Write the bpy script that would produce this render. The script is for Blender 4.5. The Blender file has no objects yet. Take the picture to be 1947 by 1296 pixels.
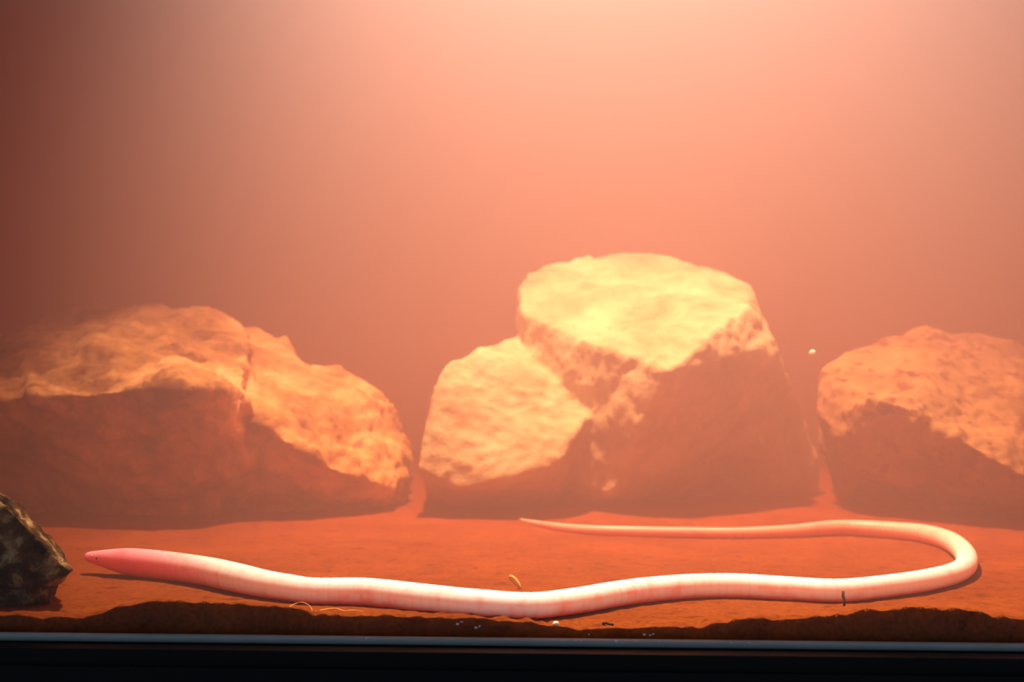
import bpy, bmesh, math, random
from mathutils import Vector, Matrix, noise

# ------------------------------------------------------------------ camera, world, lamp, exposure
sc = bpy.context.scene
COL = sc.collection
W, H = 1947, 1296
FPX = 2781.0                      # focal length in pixels of the 1947 px frame
ROLL = math.radians(0.62)
CAM = Vector((0, 0, 0.117))       # camera a little above the sand, 0.6 m in front of the pane
RIGHT = Vector((math.cos(ROLL), 0, math.sin(ROLL)))
UP = Vector((-math.sin(ROLL), 0, math.cos(ROLL)))
FWD = Vector((0, 1, 0))

cd = bpy.data.cameras.new('camera')
cam = bpy.data.objects.new('camera', cd)
COL.objects.link(cam)
m = Matrix.Identity(4)
for i, v in enumerate((RIGHT, UP, -FWD, CAM)):
    for k in range(3):
        m[k][i] = v[k]
cam.matrix_world = m
cd.sensor_width = 36
cd.lens = FPX / W * 36
cd.clip_start = 0.01
cd.clip_end = 20
cd.dof.use_dof = True
cd.dof.focus_distance = 0.66
cd.dof.aperture_fstop = 13
sc.camera = cam

wd = bpy.data.worlds.new('dim_room')
sc.world = wd
wd.use_nodes = True
wd.node_tree.nodes['Background'].inputs[0].default_value = (0.55, 0.75, 1.0, 1)
wd.node_tree.nodes['Background'].inputs[1].default_value = 0.26

LAMP_POS = (-0.04, 0.97, 1.00)
ld = bpy.data.lights.new('hood_lamp', 'SPOT')
ld.shadow_soft_size = 0.035
ld.spot_size = math.radians(60)
ld.spot_blend = 1.0
ld.energy = 340.0
ld.color = (0.76, 1.0, 1.0)
lamp = bpy.data.objects.new('hood_lamp', ld)
lamp.location = LAMP_POS
lamp.rotation_euler = (math.radians(-6), math.radians(-10), 0)
COL.objects.link(lamp)

vs = sc.view_settings
vs.view_transform = 'Standard'
vs.look = 'None'
vs.gamma = 1
vs.use_curve_mapping = False
vs.exposure = 0.0
sc.cycles.volume_bounces = 2
sc.cycles.max_bounces = 6

# ------------------------------------------------------------------ helpers
def ray(px, py):
    """world direction (with unit depth along +Y) of a point of the 1947x1296 frame"""
    return FWD + RIGHT * ((px - W / 2) / FPX) + UP * (-(py - H / 2) / FPX)

def P(px, py, Y):
    return CAM + ray(px, py) * Y

def on_height(px, py, z):
    d = ray(px, py)
    return CAM + d * ((z - CAM.z) / d.z)

def link(name, mesh, mat=None, parent=None):
    o = bpy.data.objects.new(name, mesh)
    COL.objects.link(o)
    if mat is not None and not mesh.materials:
        mesh.materials.append(mat)
    if parent is not None:
        o.parent = parent
    return o

def tag(o, label, cat=None, group=None, kind=None):
    o['label'] = label
    if cat:
        o['category'] = cat
    if group:
        o['group'] = group
    if kind:
        o['kind'] = kind
    return o

def smooth(me, on=True):
    me.polygons.foreach_set('use_smooth', [on] * len(me.polygons))

def box_mesh(name, x0, x1, y0, y1, z0, z1, bevel=0.0, seg=3):
    bm = bmesh.new()
    bmesh.ops.create_cube(bm, size=1)
    for v in bm.verts:
        v.co = Vector(((x0 + x1) / 2 + v.co.x * (x1 - x0), (y0 + y1) / 2 + v.co.y * (y1 - y0),
                       (z0 + z1) / 2 + v.co.z * (z1 - z0)))
    if bevel:
        bmesh.ops.bevel(bm, geom=bm.edges[:], offset=bevel, segments=seg, profile=0.5, affect='EDGES')
    me = bpy.data.meshes.new(name)
    bm.to_mesh(me)
    bm.free()
    return me

class N:
    """tiny node-tree builder"""
    def __init__(self, name):
        self.mat = bpy.data.materials.new(name)
        self.mat.use_nodes = True
        self.t = self.mat.node_tree
        self.t.nodes.clear()
        self.out = self.t.nodes.new('ShaderNodeOutputMaterial')
    def n(self, kind, **kw):
        nd = self.t.nodes.new(kind)
        for k, v in kw.items():
            if hasattr(nd, k):
                setattr(nd, k, v)
        return nd
    def l(self, a, b):
        self.t.links.new(a, b)

def noise_tex(b, scale, detail=6, rough=0.6, vec=None, dist=0.0):
    nt = b.n('ShaderNodeTexNoise')
    nt.inputs['Scale'].default_value = scale
    nt.inputs['Detail'].default_value = detail
    nt.inputs['Roughness'].default_value = rough
    nt.inputs['Distortion'].default_value = dist
    if vec is not None:
        b.l(vec, nt.inputs['Vector'])
    return nt

def ramp(b, fac, stops):
    r = b.n('ShaderNodeValToRGB')
    e = r.color_ramp.elements
    while len(e) < len(stops):
        e.new(0.5)
    for el, (p, c) in zip(e, stops):
        el.position = p
        el.color = (*c, 1)
    b.l(fac, r.inputs['Fac'])
    return r

def stone_mat(name, stops, scale=26, bump=0.5, rough=0.95, pits=None):
    b = N(name)
    g = b.n('ShaderNodeNewGeometry')
    n1 = noise_tex(b, scale, 9, 0.62, g.outputs['Position'], 0.3)
    n2 = noise_tex(b, scale * 9, 6, 0.7, g.outputs['Position'])
    r = ramp(b, n1.outputs['Fac'], stops)
    p = b.n('ShaderNodeBsdfPrincipled')
    p.inputs['Roughness'].default_value = rough
    p.inputs['Specular IOR Level'].default_value = 0.15
    col = r.outputs['Color']
    if pits:
        n3 = noise_tex(b, scale * 3.2, 4, 0.55, g.outputs['Position'])
        r3 = ramp(b, n3.outputs['Fac'], [(0.0, (1, 1, 1)), (pits[0], (1, 1, 1)), (pits[0] + 0.07, (0, 0, 0))])
        mx = b.n('ShaderNodeMix', data_type='RGBA')
        b.l(r3.outputs['Color'], mx.inputs[0])
        b.l(col, mx.inputs[6])
        mx.inputs[7].default_value = (*pits[1], 1)
        col = mx.outputs[2]
    b.l(col, p.inputs['Base Color'])
    bp = b.n('ShaderNodeBump')
    bp.inputs['Strength'].default_value = bump
    bp.inputs['Distance'].default_value = 0.002
    b.l(n2.outputs['Fac'], bp.inputs['Height'])
    b.l(bp.outputs['Normal'], p.inputs['Normal'])
    b.l(p.outputs['BSDF'], b.out.inputs['Surface'])
    return b.mat

def plain_mat(name, color, rough=0.6, spec=0.3, var=0.0, scale=60, coat=0.0):
    b = N(name)
    p = b.n('ShaderNodeBsdfPrincipled')
    p.inputs['Roughness'].default_value = rough
    p.inputs['Specular IOR Level'].default_value = spec
    g = b.n('ShaderNodeNewGeometry')
    n1 = noise_tex(b, scale, 4, 0.6, g.outputs['Position'])
    lo = tuple(max(0, c * (1 - var)) for c in color)
    hi = tuple(min(1, c * (1 + var)) for c in color)
    r = ramp(b, n1.outputs['Fac'], [(0.3, lo), (0.7, hi)])
    b.l(r.outputs['Color'], p.inputs['Base Color'])
    b.l(p.outputs['BSDF'], b.out.inputs['Surface'])
    return b.mat

# ------------------------------------------------------------------ materials
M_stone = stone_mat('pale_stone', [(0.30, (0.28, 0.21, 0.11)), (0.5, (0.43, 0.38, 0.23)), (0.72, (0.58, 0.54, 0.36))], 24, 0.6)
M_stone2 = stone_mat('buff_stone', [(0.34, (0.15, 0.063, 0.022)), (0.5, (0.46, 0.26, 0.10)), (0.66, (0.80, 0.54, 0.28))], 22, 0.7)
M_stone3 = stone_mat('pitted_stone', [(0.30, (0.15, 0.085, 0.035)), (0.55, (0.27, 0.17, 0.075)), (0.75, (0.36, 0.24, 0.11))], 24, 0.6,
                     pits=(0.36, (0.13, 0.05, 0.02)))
M_crust = stone_mat('crusted_stone', [(0.36, (0.015, 0.008, 0.004)), (0.52, (0.16, 0.09, 0.033)), (0.66, (0.75, 0.56, 0.28))], 75, 1.0)

def sand_mat():
    b = N('orange_sand')
    g = b.n('ShaderNodeNewGeometry')
    n1 = noise_tex(b, 14, 8, 0.6, g.outputs['Position'], 0.4)
    n2 = noise_tex(b, 420, 5, 0.7, g.outputs['Position'])
    n3 = noise_tex(b, 110, 5, 0.65, g.outputs['Position'], 0.6)
    r1 = ramp(b, n1.outputs['Fac'], [(0.3, (0.15, 0.034, 0.005)), (0.7, (0.22, 0.056, 0.009))])
    r2 = ramp(b, n2.outputs['Fac'], [(0.3, (0.62, 0.55, 0.5)), (0.55, (1, 1, 1)), (0.8, (1.15, 1.12, 1.05))])
    r3 = ramp(b, n3.outputs['Fac'], [(0.30, (0.42, 0.34, 0.30)), (0.42, (0.9, 0.88, 0.86)), (0.6, (1.05, 1.05, 1.05))])
    mx = b.n('ShaderNodeMix', data_type='RGBA', blend_type='MULTIPLY')
    mx.inputs[0].default_value = 1
    b.l(r1.outputs['Color'], mx.inputs[6]); b.l(r2.outputs['Color'], mx.inputs[7])
    m2 = b.n('ShaderNodeMix', data_type='RGBA', blend_type='MULTIPLY')
    m2.inputs[0].default_value = 0.8
    b.l(mx.outputs[2], m2.inputs[6]); b.l(r3.outputs['Color'], m2.inputs[7])
    p = b.n('ShaderNodeBsdfPrincipled')
    p.inputs['Roughness'].default_value = 1
    p.inputs['Specular IOR Level'].default_value = 0.05
    b.l(m2.outputs[2], p.inputs['Base Color'])
    bp = b.n('ShaderNodeBump')
    bp.inputs['Strength'].default_value = 0.35
    bp.inputs['Distance'].default_value = 0.0012
    b.l(n2.outputs['Fac'], bp.inputs['Height'])
    b.l(bp.outputs['Normal'], p.inputs['Normal'])
    b.l(p.outputs['BSDF'], b.out.inputs['Surface'])
    return b.mat
M_sand = sand_mat()

def skin_mat():
    b = N('pink_skin')
    at = b.n('ShaderNodeVertexColor'); at.layer_name = 'skin'
    g = b.n('ShaderNodeNewGeometry')
    n1 = noise_tex(b, 120, 4, 0.55, g.outputs['Position'])
    r1 = ramp(b, n1.outputs['Fac'], [(0.30, (0.90, 0.76, 0.72)), (0.5, (1, 1, 1))])
    mx = b.n('ShaderNodeMix', data_type='RGBA', blend_type='MULTIPLY')
    mx.inputs[0].default_value = 0.8
    b.l(at.outputs['Color'], mx.inputs[6]); b.l(r1.outputs['Color'], mx.inputs[7])
    p = b.n('ShaderNodeBsdfPrincipled')
    b.l(mx.outputs[2], p.inputs['Base Color'])
    p.inputs['Roughness'].default_value = 0.45
    p.inputs['Specular IOR Level'].default_value = 0.35
    p.inputs['Subsurface Weight'].default_value = 0.9
    p.inputs['Subsurface Radius'].default_value = (1.0, 0.50, 0.46)
    p.inputs['Subsurface Scale'].default_value = 0.014
    b.l(p.outputs['BSDF'], b.out.inputs['Surface'])
    return b.mat
M_skin = skin_mat()

def glass_mat():
    b = N('tank_glass')
    tr = b.n('ShaderNodeBsdfTransparent')
    tr.inputs['Color'].default_value = (0.985, 0.99, 0.985, 1)
    gl = b.n('ShaderNodeBsdfGlossy')
    gl.inputs['Roughness'].default_value = 0.02
    fr = b.n('ShaderNodeFresnel')
    fr.inputs['IOR'].default_value = 1.22
    mx = b.n('ShaderNodeMixShader')
    b.l(fr.outputs['Fac'], mx.inputs['Fac'])
    b.l(tr.outputs['BSDF'], mx.inputs[1]); b.l(gl.outputs['BSDF'], mx.inputs[2])
    b.l(mx.outputs['Shader'], b.out.inputs['Surface'])
    return b.mat
M_glass = glass_mat()

def water_mat():
    b = N('murky_water')
    s = b.n('ShaderNodeVolumeScatter')
    s.inputs['Color'].default_value = (1.0, 0.64, 0.62, 1)
    s.inputs['Density'].default_value = 0.85
    s.inputs['Anisotropy'].default_value = 0.25
    a = b.n('ShaderNodeVolumeAbsorption')
    a.inputs['Color'].default_value = (0.93, 0.36, 0.03, 1)
    a.inputs['Density'].default_value = 3.0
    ad = b.n('ShaderNodeAddShader')
    b.l(s.outputs['Volume'], ad.inputs[0]); b.l(a.outputs['Volume'], ad.inputs[1])
    b.l(ad.outputs['Shader'], b.out.inputs['Volume'])
    return b.mat
M_water = water_mat()
M_panel = plain_mat('tank_panel', (0.54, 0.56, 0.64), 0.9, 0.05, 0.06, 3)
M_side = plain_mat('tank_side_panel', (0.34, 0.24, 0.20), 0.9, 0.05, 0.06, 3)
M_seal = plain_mat('grey_blue_seal', (0.29, 0.30, 0.29), 0.6, 0.25, 0.10, 40)
M_black = plain_mat('black_plastic', (0.004, 0.003, 0.003), 0.55, 0.12, 0.1, 60)
M_eye = plain_mat('dark_eye', (0.02, 0.006, 0.006), 0.3, 0.5)
M_mouth = plain_mat('mouth_red', (0.42, 0.05, 0.04), 0.6, 0.2)
M_nostril = plain_mat('pale_tentacle_spot', (0.95, 0.70, 0.60), 0.5, 0.3)
M_bead = plain_mat('white_pebble', (0.92, 0.88, 0.78), 0.5, 0.4, 0.05)
M_straw = plain_mat('straw_flake', (0.90, 0.55, 0.14), 0.8, 0.2, 0.25, 200)
M_fibre = plain_mat('root_fibre', (0.75, 0.36, 0.10), 0.8, 0.2, 0.2, 200)
M_twig = plain_mat('dark_twig', (0.07, 0.035, 0.02), 0.9, 0.1, 0.3, 300)
M_speck = plain_mat('pale_scale', (0.60, 0.62, 0.66), 0.8, 0.2, 0.2, 300)

# ------------------------------------------------------------------ the tank
YG = 0.600            # inner face of the front pane
YB = 1.42             # back panel
XT = 0.62
ZTOP = 0.42           # water line, above the frame

def interp(tab, x):
    if x <= tab[0][0]:
        return tab[0][1]
    for (a, va), (b_, vb) in zip(tab, tab[1:]):
        if x <= b_:
            t = (x - a) / (b_ - a)
            t = t * t * (3 - 2 * t)
            return va + (vb - va) * t
    return tab[-1][1]

# the sand line against the pane, frame x -> frame y
EDGE = [(-200, 1166), (20, 1168), (100, 1174), (150, 1177), (190, 1166), (235, 1151), (290, 1141), (360, 1146), (470, 1147),
        (560, 1156), (600, 1167), (690, 1171), (735, 1169), (790, 1172), (860, 1173), (940, 1176), (1000, 1184), (1040, 1190),
        (1100, 1195), (1180, 1194), (1240, 1193), (1300, 1191), (1330, 1192), (1350, 1186), (1400, 1178), (1490, 1176),
        (1570, 1172), (1640, 1162), (1700, 1157), (1740, 1153), (1800, 1158), (1850, 1159), (1890, 1171), (1960, 1178), (2200, 1172)]
EDGE_W = []
for px, py in EDGE:
    q = P(px, py, YG)
    EDGE_W.append((q.x, q.z))

def sand_z(x, y, fine=True):
    e = interp(EDGE_W, x)
    d = y - YG
    f = math.exp(-(d / 0.022) ** 2)
    z = e * f
    z += 0.0012 * noise.noise(Vector((x * 14, y * 14, 3.1))) * (1 - f)
    z += max(0.0, y - 0.95) * 0.02
    if fine:
        z += 0.00055 * noise.fractal(Vector((x * 160, y * 160, 0.7)), 0.8, 2.1, 3) * (0.6 + 1.3 * f)
        if f > 0.3:
            c = noise.noise(Vector((x * 330, y * 330, 9.0)))
            z += 0.0007 * c * f
    return z

def build_sand():
    nx = 760
    ys = [YG]
    step = 0.0011
    while ys[-1] < YB:
        ys.append(ys[-1] + step)
        step *= 1.034
    ys[-1] = YB
    xs = []
    for i in range(nx + 1):
        u = -1 + 2 * i / nx
        xs.append(XT * (0.55 * u + 0.45 * u ** 3))
    verts, faces = [], []
    low = [-0.020, -0.013, -0.007]
    for z in low:
        for x in xs:
            verts.append((x, YG, z))
    for y in ys:
        for x in xs:
            verts.append((x, y, sand_z(x, y)))
    n = nx + 1
    for r in range(len(low) + len(ys) - 1):
        for c in range(nx):
            a = r * n + c
            faces.append((a, a + 1, a + 1 + n, a + n))
    # bottom
    k = len(verts)
    verts += [(-XT, YB, -0.02), (XT, YB, -0.02)]
    faces.append((0, k, k + 1, nx))
    me = bpy.data.meshes.new('floor')
    me.from_pydata(verts, [], faces)
    smooth(me)
    # sharp brow where the bed meets the pane
    o = link('floor', me, M_sand)
    return o
floor = tag(build_sand(), 'orange sand bed on the tank bottom, cut off dark at the front pane', kind='structure')

wb = tag(link('wall_back', box_mesh('wall_back', -XT, XT, YB, YB + 0.012, -0.02, ZTOP + 0.05), M_panel),
         'pale back panel of the tank behind the murky water', kind='structure')
for nm, s in (('wall_left', -1), ('wall_right', 1)):
    x0, x1 = sorted((s * XT, s * (XT + 0.012)))
    tag(link(nm, box_mesh(nm, x0, x1, YG, YB, -0.02, ZTOP + 0.05), M_side),
        'side panel of the tank on the %s' % nm[5:], kind='structure')
tag(link('wall_front', box_mesh('wall_front', -XT, XT, YG - 0.006, YG - 0.0003, -0.03, ZTOP + 0.05), M_glass),
    'clear glass front pane of the tank', kind='structure')
seal = tag(link('trim_1', box_mesh('trim_1', -XT, XT, YG - 0.0125, YG - 0.0062, -0.0058, -0.0031, 0.0011, 4), M_seal),
           'thin blue grey seal running along the foot of the front pane', kind='structure')
smooth(seal.data)
tr2 = tag(link('trim_2', box_mesh('trim_2', -XT - 0.02, XT + 0.02, YG - 0.024, YG - 0.0062, -0.06, -0.0060, 0.0008, 3), M_black),
          'black plastic bottom frame of the tank under the blue grey seal', kind='structure')
lip = link('ledge', box_mesh('ledge', -XT - 0.02, XT + 0.02, YG - 0.0262, YG - 0.0235, -0.06, -0.0125, 0.0006, 3), M_black, tr2)

# ------------------------------------------------------------------ rocks
def rock(name, hulls, mat, voxel=0.0026, amp=0.006, freq=22, seed=0.0, strata=0.0, fine=0.0014):
    bm = bmesh.new()
    for pts in hulls:
        vv = [bm.verts.new(P(*p)) for p in pts]
        res = bmesh.ops.convex_hull(bm, input=vv)
        bad = [g for g in res['geom_interior'] if isinstance(g, bmesh.types.BMVert)]
        bmesh.ops.delete(bm, geom=bad, context='VERTS')
    bmesh.ops.recalc_face_normals(bm, faces=bm.faces[:])
    me = bpy.data.meshes.new(name)
    bm.to_mesh(me)
    bm.free()
    tmp = bpy.data.objects.new(name + '_tmp', me)
    COL.objects.link(tmp)
    md = tmp.modifiers.new('r', 'REMESH')
    md.mode = 'VOXEL'
    md.voxel_size = voxel
    ms = tmp.modifiers.new('s', 'SMOOTH')
    ms.iterations = 2
    ms.factor = 0.5
    dg = bpy.context.evaluated_depsgraph_get()
    out = bpy.data.meshes.new_from_object(tmp.evaluated_get(dg))
    bpy.data.objects.remove(tmp)
    nrm = [v.normal.copy() for v in out.vertices]
    S = Vector((seed, seed * 0.7, -seed))
    for v, nn in zip(out.vertices, nrm):
        c = v.co
        d = amp * noise.fractal(c * freq + S, 0.9, 2.0, 4)
        rg = 1 - abs(noise.noise(c * freq * 2.3 + S))
        d += amp * 0.5 * (rg - 0.75)
        if strata:
            q = Vector((c.x * 6, c.y * 6, c.z * 60 + 5 * noise.noise(c * 9 + S)))
            d += strata * noise.noise(q + S)
        d += fine * noise.fractal(c * 190 + S, 0.7, 2.0, 3)
        d += fine * 1.1 * noise.noise(c * 85 + S)
        v.co = c + nn * d
    for v in out.vertices:                       # bed the stone on the sand, none of it under the floor slab
        if v.co.z < -0.012:
            v.co.z = -0.012
    smooth(out)
    out.name = name
    # move origin to the base of the stone
    cx = sum(v.co.x for v in out.vertices) / len(out.vertices)
    cy = sum(v.co.y for v in out.vertices) / len(out.vertices)
    off = Vector((cx, cy, 0))
    for v in out.vertices:
        v.co -= off
    o = link(name, out, mat)
    o.location = off
    return o

centre_hulls = [  # foot widened on both sides, shaped to darken the gaps beside it
    [(1000, 518, 1.12), (1060, 510, 1.15), (1120, 499, 1.16), (1180, 479, 1.17), (1240, 483, 1.17), (1330, 508, 1.16), (1385, 516, 1.13),
     (1430, 552, 1.09), (984, 548, 1.10), (990, 592, 1.06), (1050, 615, 1.035), (1100, 640, 1.01), (1180, 668, 0.99), (1270, 706, 0.962),
     (1340, 648, 0.99), (1428, 575, 1.035),
     (1482, 668, 1.035), (1505, 735, 1.06), (1400, 815, 1.05), (1290, 880, 1.01), (1160, 943, 0.992), (1060, 905, 1.02), (1010, 850, 1.06),
     (1000, 985, 1.10), (1250, 985, 1.12), (1400, 960, 1.14), (1000, 700, 1.24), (1420, 700, 1.24), (1050, 985, 1.24), (1400, 985, 1.24)],
    [(968, 642, 1.06), (900, 664, 1.01), (850, 690, 0.998), (818, 740, 0.985), (826, 830, 0.970), (798, 890, 0.966),
     (870, 930, 0.957), (940, 918, 0.960), (1020, 908, 0.965), (1068, 880, 0.965), (1092, 828, 0.98), (1120, 795, 1.0), (1085, 740, 1.025),
     (1000, 640, 1.13), (900, 700, 1.16), (820, 880, 1.10), (830, 985, 1.06), (900, 985, 1.03), (1060, 985, 1.05), (830, 985, 1.16), (1050, 985, 1.16)],
    [(1400, 700, 1.06), (1480, 668, 1.07), (1512, 735, 1.09), (1530, 790, 1.11), (1545, 850, 1.12), (1558, 920, 1.12), (1560, 985, 1.12), (1420, 818, 1.05), (1380, 845, 1.05), (1400, 985, 1.13),
     (1500, 900, 1.15), (1480, 985, 1.18), (1350, 985, 1.2), (1450, 720, 1.18)],
]
left_hulls = [
    [(-170, 760, 1.02), (-110, 690, 1.07), (33, 622, 1.09), (130, 590, 1.09), (270, 577, 1.09), (400, 584, 1.08), (455, 603, 1.07),
     (478, 630, 1.05), (-80, 765, 0.925), (33, 752, 0.905), (150, 752, 0.895), (270, 738, 0.89), (330, 732, 0.89), (420, 738, 0.905), (466, 722, 0.935),
     (-120, 930, 0.965), (100, 945, 0.95), (300, 940, 0.94), (470, 900, 0.945), (0, 650, 1.22), (450, 680, 1.22), (0, 985, 1.22), (500, 985, 1.2),
     (-80, 1000, 1.0), (100, 1000, 0.975), (380, 1000, 0.97)],
    [(470, 622, 1.08), (545, 640, 1.10), (572, 668, 1.085), (560, 700, 1.06), (470, 720, 1.0), (480, 760, 0.97), (600, 780, 1.0),
     (470, 640, 1.16), (560, 680, 1.16), (520, 850, 1.1)],
    [(500, 690, 1.05), (575, 676, 1.08), (650, 700, 1.075), (710, 735, 1.07), (745, 772, 1.06), (772, 818, 1.05), (785, 890, 1.04),
     (420, 760, 0.94), (480, 775, 0.94), (560, 850, 0.935), (640, 895, 0.95), (745, 930, 0.99), (600, 720, 1.18), (760, 850, 1.15),
     (430, 940, 0.955), (560, 950, 0.965), (500, 1000, 0.985), (740, 985, 1.03), (500, 985, 1.18), (760, 970, 1.14)],
    [(400, 752, 0.925), (440, 735, 0.925), (470, 748, 0.93), (485, 775, 0.935), (450, 800, 0.93), (420, 790, 0.925), (440, 760, 0.98), (440, 800, 0.98)],
]
right_hulls = [  # low left foot point added to keep the gap on that side dark
    [(1562, 705, 1.04), (1580, 690, 1.06), (1640, 665, 1.09), (1685, 640, 1.11), (1760, 625, 1.13), (1820, 628, 1.13), (1900, 652, 1.13),
     (2010, 690, 1.11), (2120, 780, 1.08), (1556, 790, 1.02), (1585, 830, 1.0), (1620, 795, 0.99), (1680, 762, 0.965), (1745, 775, 0.955),
     (1890, 872, 0.93), (2010, 940, 0.93), (1602, 884, 1.01), (1740, 892, 1.0), (1790, 922, 0.985), (1890, 962, 0.97), (2020, 985, 0.97),
     (1620, 860, 1.2), (1640, 720, 1.2), (2000, 760, 1.22), (1590, 985, 1.13), (1720, 985, 1.08), (2060, 985, 1.05), (1720, 985, 1.2), (2060, 985, 1.2)],
]
fore_hulls = [
    [(-190, 880, 0.650), (-60, 885, 0.648), (34, 961, 0.645), (95, 1030, 0.645), (144, 1079, 0.643), (-190, 900, 0.622), (-60, 902, 0.620),
     (24, 974, 0.618), (84, 1040, 0.618), (132, 1084, 0.622), (112, 1112, 0.632), (60, 1120, 0.624), (-150, 1130, 0.622),
     (-180, 960, 0.70), (-20, 980, 0.70), (90, 1060, 0.69)],
    [(112, 1106, 0.636), (106, 1130, 0.638), (86, 1158, 0.640), (50, 1170, 0.642), (60, 1090, 0.626), (-60, 1170, 0.635), (-160, 1170, 0.65),
     (60, 1150, 0.628), (-100, 1090, 0.624), (80, 1120, 0.68), (-140, 1120, 0.70), (60, 1170, 0.675)],
    [(60, 1012, 0.69), (92, 1019, 0.69), (116, 1042, 0.69), (122, 1070, 0.69), (50, 1070, 0.67), (60, 1010, 0.73), (116, 1060, 0.73), (50, 1110, 0.71), (100, 1110, 0.71)],
]
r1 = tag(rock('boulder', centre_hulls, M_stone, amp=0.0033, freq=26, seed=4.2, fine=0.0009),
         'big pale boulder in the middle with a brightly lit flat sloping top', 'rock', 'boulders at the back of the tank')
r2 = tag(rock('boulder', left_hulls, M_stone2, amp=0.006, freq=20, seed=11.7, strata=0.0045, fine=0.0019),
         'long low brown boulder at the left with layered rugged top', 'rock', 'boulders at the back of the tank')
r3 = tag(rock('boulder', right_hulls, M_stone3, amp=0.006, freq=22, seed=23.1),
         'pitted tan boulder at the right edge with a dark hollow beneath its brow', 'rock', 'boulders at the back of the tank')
r4 = tag(rock('stone', fore_hulls, M_crust, voxel=0.0011, amp=0.0016, freq=70, seed=7.7, fine=0.0010),
         'dark crusted stone with a bright rim at the pane before the animal\'s snout', 'rock')

# ------------------------------------------------------------------ the caecilian
# frame x, frame y of the axis, thickness in frame pixels, lift of the belly above the sand (m)
AX = [(162, 1058, 7, .0055), (164, 1058, 13, .0055), (169, 1058.3, 19, .005), (180, 1059.5, 25, .004), (200, 1061.5, 34, .003), (222, 1064.5, 44, .0016), (250, 1068, 52, .0008),
      (300, 1073, 54, 0), (350, 1079, 54, 0), (400, 1087, 55, 0), (450, 1098, 56, 0), (500, 1109, 53, 0), (550, 1117, 51, 0),
      (600, 1123, 50, 0), (700, 1125, 53, 0), (820, 1138, 54, 0), (920, 1147, 53, 0), (1011, 1151, 51, 0), (1100, 1141, 50, 0),
      (1170, 1129, 49, 0), (1240, 1120, 48, 0), (1320, 1114, 47, 0), (1400, 1113, 46.5, 0), (1500, 1118, 45, 0), (1600, 1122, 44.5, 0),
      (1700, 1112, 43, 0), (1770, 1101, 42, 0), (1815, 1089, 41, 0), (1837, 1073, 40, 0), (1833, 1050, 38.5, 0), (1805, 1028, 37, 0), (1760, 1015, 35, 0),
      (1700, 1008.5, 33, 0), (1630, 1004, 31, 0), (1580, 1004, 29.5, 0), (1500, 1010, 25, 0), (1400, 1013, 22, 0), (1300, 1012, 21, 0),
      (1200, 1010, 20, 0), (1120, 1007, 18.5, 0), (1060, 1001, 14.5, 0), (1015, 993, 9, 0), (985, 986, 3, 0)]

def axis_points():
    out = []
    for px, py, th, lift in AX:
        dep = 0.7
        for _ in range(30):
            r = th / 2 * dep / FPX
            zf = 0.0
            q = on_height(px, py, zf + r + lift - 0.0004)
            dep = q.y
        zf = sand_z(q.x, q.y, False)
        for _ in range(10):
            r = th / 2 * dep / FPX
            q = on_height(px, py, 0.7 * zf + r + lift - 0.0004)
            dep = q.y
        q.y = max(q.y, YG + r + 0.0012)
        out.append((q, r))
    # the raised head carries straight on from the neck: depth follows the line of the trunk
    i0 = next(i for i, a in enumerate(AX) if a[0] == 250)
    i1 = next(i for i, a in enumerate(AX) if a[0] == 350)
    slope = (out[i0][0].y - out[i1][0].y) / (AX[i0][0] - AX[i1][0])
    for i in range(i0):
        px, py, th, lift = AX[i]
        dep = out[i0][0].y + slope * (px - 250) * 0.8
        out[i] = (P(px, py, dep), th / 2 * dep / FPX)
    return out

def catmull(pts, n):
    """resample by arc length; pts = [(Vector, r)]"""
    dense = []
    L = len(pts)
    for i in range(L - 1):
        p0 = pts[max(i - 1, 0)]; p1 = pts[i]; p2 = pts[i + 1]; p3 = pts[min(i + 2, L - 1)]
        for k in range(40):
            t = k / 40
            def cr(a, b, c, d):
                return 0.5 * ((2 * b) + (c - a) * t + (2 * a - 5 * b + 4 * c - d) * t * t + (-a + 3 * b - 3 * c + d) * t ** 3)
            dense.append((cr(p0[0], p1[0], p2[0], p3[0]), max(0.0003, cr(p0[1], p1[1], p2[1], p3[1]))))
    dense.append(pts[-1])
    acc = [0]
    for a, b in zip(dense, dense[1:]):
        acc.append(acc[-1] + (b[0] - a[0]).length)
    tot = acc[-1]
    res = []
    j = 0
    for i in range(n):
        s = tot * i / (n - 1)
        while j < len(acc) - 2 and acc[j + 1] < s:
            j += 1
        t = (s - acc[j]) / max(1e-9, acc[j + 1] - acc[j])
        res.append((dense[j][0].lerp(dense[j + 1][0], t), dense[j][1] + (dense[j + 1][1] - dense[j][1]) * t, s))
    return res, tot

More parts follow.
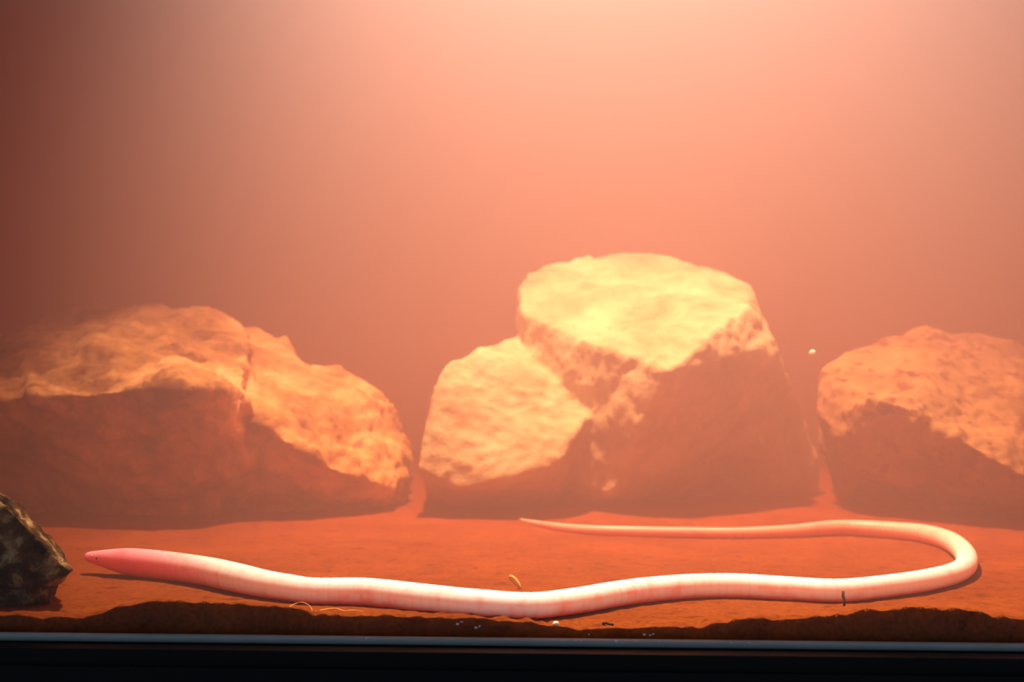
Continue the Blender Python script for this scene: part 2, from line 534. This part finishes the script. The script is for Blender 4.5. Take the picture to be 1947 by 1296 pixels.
def build_caecilian():
    sec, tot = catmull(axis_points(), 1100)
    NS = 40
    verts, faces, cols = [], [], []
    frames = []
    for i, (c, r, s) in enumerate(sec):
        a = sec[max(i - 2, 0)][0]; b = sec[min(i + 2, len(sec) - 1)][0]
        t = (b - a).normalized()
        side = t.cross(Vector((0, 0, 1))).normalized()
        up = side.cross(t).normalized()
        frames.append((c, r, s, t, side, up))
        # shallow ring grooves along the trunk, closer together towards the vent
        w = min(1, max(0, (s - 0.022) / 0.03)) * min(1, max(0, (tot - s) / 0.05))
        gro = 1 - 0.03 * w * max(0, math.cos(s / 0.0042 * 2 * math.pi + 0.6 * math.sin(s * 70))) ** 6
        headf = max(0, 1 - s / 0.03)
        for k in range(NS):
            an = 2 * math.pi * k / NS
            cx, cz = math.cos(an), math.sin(an)
            rr = r * gro
            x = cx * rr * (1.03 + 0.10 * headf)
            z = cz * rr * (1.0 if cz > 0 else 0.98)
            # faint groove along the flank
            flank = math.exp(-((cz + 0.05) / 0.12) ** 2) * w
            x *= 1 - 0.02 * flank
            wob = 0.012 * r * noise.noise(Vector((s * 60, an, 2)))
            verts.append(c + side * x + up * (z + wob))
            # colours that belong to the skin: rosy head, pale trunk, lavender-pink flank line; then redder towards the belly
            head = max(0.0, min(1.0, 1 - (s - 0.022) / 0.085))
            head = head * head * (3 - 2 * head)
            tail = max(0.0, min(1.0, (s - tot * 0.50) / (tot * 0.26)))
            base = Vector((0.97, 0.90, 0.93))
            base = base.lerp(Vector((0.88, 0.33, 0.44)), head)
            base = base.lerp(Vector((0.60, 0.31, 0.27)), tail * 0.9)  # rear half darkened: partly its tone, partly weaker light put into the colour
            belly = max(0.0, min(1.0, (-cz - 0.5) / 0.5))
            base = base.lerp(Vector((0.86, 0.32, 0.28)), belly * 0.8)
            band = math.exp(-((cz - 0.22) / 0.13) ** 2) * (1 - head)
            base = base.lerp(Vector((0.90, 0.62, 0.46)), band * 0.45)
            pulse = w * (1 - gro) / 0.03
            base = Vector((base.x * (1 - .03 * pulse), base.y * (1 - .08 * pulse), base.z * (1 - .08 * pulse)))
            cols.append((*base, 1))
    for i in range(len(sec) - 1):
        for k in range(NS):
            a = i * NS + k; b = i * NS + (k + 1) % NS
            faces.append((a, b, b + NS, a + NS))
    # rounded snout and tail tips
    for i, sgn in ((0, -1), (len(sec) - 1, 1)):
        c, r, s, t, side, up = frames[i]
        tip = len(verts)
        verts.append(c + t * sgn * r * 0.5); cols.append(cols[i * NS])
        for k in range(NS):
            a = i * NS + k; b = i * NS + (k + 1) % NS
            faces.append((b, a, tip) if sgn < 0 else (a, b, tip))
    me = bpy.data.meshes.new('caecilian')
    me.from_pydata([tuple(v) for v in verts], [], faces)
    bm = bmesh.new(); bm.from_mesh(me)
    bmesh.ops.recalc_face_normals(bm, faces=bm.faces[:])
    bm.to_mesh(me); bm.free()
    ca = me.color_attributes.new('skin', 'FLOAT_COLOR', 'POINT')
    for i, c in enumerate(cols):
        ca.data[i].color = c
    smooth(me)
    o = link('caecilian', me, M_skin)
    return o, frames

cae, frames = build_caecilian()
tag(cae, 'long pink caecilian lying in a hairpin curve across the orange sand', 'caecilian')

def head_at(s, ang, out=1.0):
    f = min(frames, key=lambda q: abs(q[2] - s))
    c, r, s_, t, side, up = f
    n = side * math.cos(ang) * 1.10 + up * math.sin(ang)
    return c + n * r * out, n.normalized(), t

def blob(name, mat, pos, r, squash, normal, parent):
    bm = bmesh.new()
    bmesh.ops.create_icosphere(bm, subdivisions=2, radius=r)
    q = normal.to_track_quat('Z', 'Y').to_matrix()
    for v in bm.verts:
        v.co = pos + q @ Vector((v.co.x, v.co.y, v.co.z * squash))
    me = bpy.data.meshes.new(name)
    bm.to_mesh(me); bm.free()
    smooth(me)
    return link(name, me, mat, parent)

def tube_mesh(name, pts, r0, r1=None, ns=7):
    r1 = r0 if r1 is None else r1
    verts, faces = [], []
    n = len(pts)
    for i, p in enumerate(pts):
        a = pts[max(i - 1, 0)]; b = pts[min(i + 1, n - 1)]
        t = (b - a).normalized()
        ref = Vector((0, 0, 1)) if abs(t.z) < 0.9 else Vector((1, 0, 0))
        s = t.cross(ref).normalized(); u = s.cross(t)
        r = r0 + (r1 - r0) * i / (n - 1)
        for k in range(ns):
            an = 2 * math.pi * k / ns
            verts.append(p + s * math.cos(an) * r + u * math.sin(an) * r)
    for i in range(n - 1):
        for k in range(ns):
            a = i * ns + k; b = i * ns + (k + 1) % ns
            faces.append((a, b, b + ns, a + ns))
    faces.append(tuple(range(ns - 1, -1, -1)))
    faces.append(tuple((n - 1) * ns + k for k in range(ns)))
    me = bpy.data.meshes.new(name)
    me.from_pydata([tuple(v) for v in verts], [], faces)
    smooth(me)
    return me

# side faces the camera at angle pi or 0: find out once
near = 0.0 if head_at(0.01, 0.0)[0].y < head_at(0.01, math.pi)[0].y else math.pi
for sgn in (0, 1):
    def A(a):
        b = near if sgn == 0 else (math.pi - near)
        return b + (a if abs(math.cos(b) - 1) < 0.1 else -a)
    p, n, t = head_at(0.0098, A(0.12), 0.99)
    blob('eye', M_eye, p, 0.00055, 0.6, n, cae)
    p, n, t = head_at(0.0058, A(0.42), 0.99)
    blob('nostril', M_nostril, p, 0.00055, 0.45, n, cae)
    pts = []
    for k in range(14):
        s = 0.0022 + 0.0095 * k / 13
        a = A(-0.30 - 0.10 * math.sin(k / 13 * 3.0) + 0.16 * (k / 13) ** 2)
        pts.append(head_at(s, a, 0.99)[0])
    link('mouth_line', tube_mesh('mouth_line', pts, 0.00016, 0.0001), M_mouth, cae)

# ------------------------------------------------------------------ litter on the sand
def on_sand(px, py):
    q = on_height(px, py, 0.0)
    for _ in range(8):
        q = on_height(px, py, sand_z(q.x, q.y, False))
        q.y = max(q.y, YG + 0.001)
    return q

def pebble(name, mat, px, py, wpx, hpx, seed, label, cat):
    q = on_sand(px, py)
    k = q.y / FPX
    bm = bmesh.new()
    bmesh.ops.create_icosphere(bm, subdivisions=3, radius=1)
    for v in bm.verts:
        d = 1 + 0.12 * noise.noise(v.co * 1.6 + Vector((seed, 0, 0)))
        v.co = Vector((v.co.x * wpx / 2 * k, v.co.y * wpx / 2 * k, v.co.z * hpx / 2 * k)) * d
    zmin = min(v.co.z for v in bm.verts)
    for v in bm.verts:
        v.co.z -= zmin
    me = bpy.data.meshes.new(name)
    bm.to_mesh(me); bm.free()
    smooth(me)
    o = link(name, me, mat)
    o.location = Vector((q.x, max(q.y, YG + wpx / 2 * k + 0.0005), sand_z(q.x, max(q.y, YG + 0.001), False) - 0.0002))
    return tag(o, label, cat)
pebble('pebble', M_bead, 1057, 1191, 12, 10, 2.0, 'tiny round white pebble on the sand by the pane below the animal', 'pebble')

# straw flake standing on the sand behind the body
q = on_sand(984, 1119)
k = q.y / FPX
pts = [Vector((6, 0, -1)), Vector((2, 0, 6)), Vector((-4, .6, 13)), Vector((-9, 1.6, 20)), Vector((-13, 2, 26))]
wid = [2.6, 4.2, 7.5, 7.5, 3.0]
verts, faces = [], []
for i, (p, w) in enumerate(zip(pts, wid)):
    for dx, dy in ((-w, -0.8), (0, -1.8), (w, -0.6), (0.3 * w, 1.2)):
        verts.append(((p.x + dx) * k, (p.y + dy) * k, p.z * k))
for i in range(len(pts) - 1):
    for j in range(4):
        a = i * 4 + j; b = i * 4 + (j + 1) % 4
        faces.append((a, b, b + 4, a + 4))
faces += [(3, 2, 1, 0), (16, 17, 18, 19)]
me = bpy.data.meshes.new('straw_flake'); me.from_pydata(verts, [], faces); smooth(me)
o = link('straw_flake', me, M_straw); o.location = q
tag(o, 'small yellow plant flake sticking up from the sand behind the animal', 'plant debris')

# dark twig lying on the sand, and one leaning on the animal's flank
a = on_sand(1146, 1187); b = on_sand(1166, 1190)
for v in (a, b):
    v.z += 0.0006
o = link('twig', tube_mesh('twig', [a, a.lerp(b, .35) + Vector((0, 0, .0003)), a.lerp(b, .7), b], 0.0006, 0.0005), M_twig)
tag(o, 'short dark twig lying flat on the sand near the white pebble', 'twig')
top = P(1603, 1124, 0.6365); bot = P(1605, 1151, 0.6330)
o = link('twig', tube_mesh('twig', [bot, bot.lerp(top, .3) + Vector((.0003, 0, 0)), bot.lerp(top, .7) - Vector((.0002, 0, 0)), top], 0.00055, 0.0007), M_twig)
tag(o, 'dark twig standing upright against the flank of the animal', 'twig')

# root fibres on the brow of the sand
def fibre(ctrl, r, label):
    pts = [on_sand(px, py) + Vector((0, 0, h)) for px, py, h in ctrl]
    res, _ = catmull([(p, 1.0) for p in pts], 40)
    o = link('root_fibre', tube_mesh('root_fibre', [p for p, _, _ in res], r, r * 0.6, 6), M_fibre)
    return tag(o, label, 'root', 'root fibres on the sand edge')
fibre([(548, 1158, .0003), (556, 1155, .0012), (572, 1155, .0024), (588, 1158, .0016), (594, 1162, .0003)], 0.00022,
      'thin arched root fibre looping above the sand edge')
fibre([(600, 1164, .0004), (622, 1162, .0009), (640, 1162, .0011), (655, 1164, .0006), (672, 1164, .0009), (690, 1164, .0003)], 0.00035,
      'pale root fibre lying along the sand edge under the animal')

# pale flecks stuck along the seal and pane foot
rnd = random.Random(5)
bm = bmesh.new()
for px, py, s in [(697, 1211, 5), (1070, 1217, 5), (1094, 1215, 4), (1105, 1218, 4), (1172, 1219, 6), (1210, 1218, 3), (1254, 1220, 4), (1284, 1222, 3),
                  (1390, 1219, 4), (1380, 1223, 4), (1424, 1222, 4), (1450, 1223, 3), (1484, 1224, 3), (1535, 1226, 3), (1567, 1227, 4), (1590, 1227, 3),
                  (1120, 1206, 3), (905, 1193, 6), (912, 1190, 4), (870, 1186, 5), (878, 1182, 4), (1225, 1206, 6), (1236, 1207, 5), (1242, 1205, 4)]:
    z_seal = py > 1208
    Y = (YG - 0.0118) if z_seal else (YG - 0.0066)
    c = P(px, py, Y)
    if z_seal:
        c.z = min(max(c.z, -0.0054), -0.0032)
    rr = s / 2 * Y / FPX
    mt = Matrix.Translation(c) @ Matrix.Diagonal((rr * rnd.uniform(.9, 1.6), rr * 0.9, rr * rnd.uniform(.6, 1), 1))
    bmesh.ops.create_icosphere(bm, subdivisions=1, radius=1, matrix=mt)
me = bpy.data.meshes.new('mineral_fleck'); bm.to_mesh(me); bm.free()
fl = link('mineral_fleck', me, M_speck, seal)
fl['kind'] = 'stuff'

# a mote hanging in the water beside the central boulder
mote = pebble('mote', M_bead, 1545, 900, 9, 8, 8.0, 'tiny pale mote drifting in the water right of the central boulder', 'mote')
mote.location = P(1545, 676, 0.93)

# ------------------------------------------------------------------ murky water
wt = tag(link('water', box_mesh('water', -XT + 0.0005, XT - 0.0005, YG + 0.0002, YB - 0.0005, -0.0195, ZTOP), M_water),
         'murky orange tinted water filling the tank', 'water', kind='stuff')
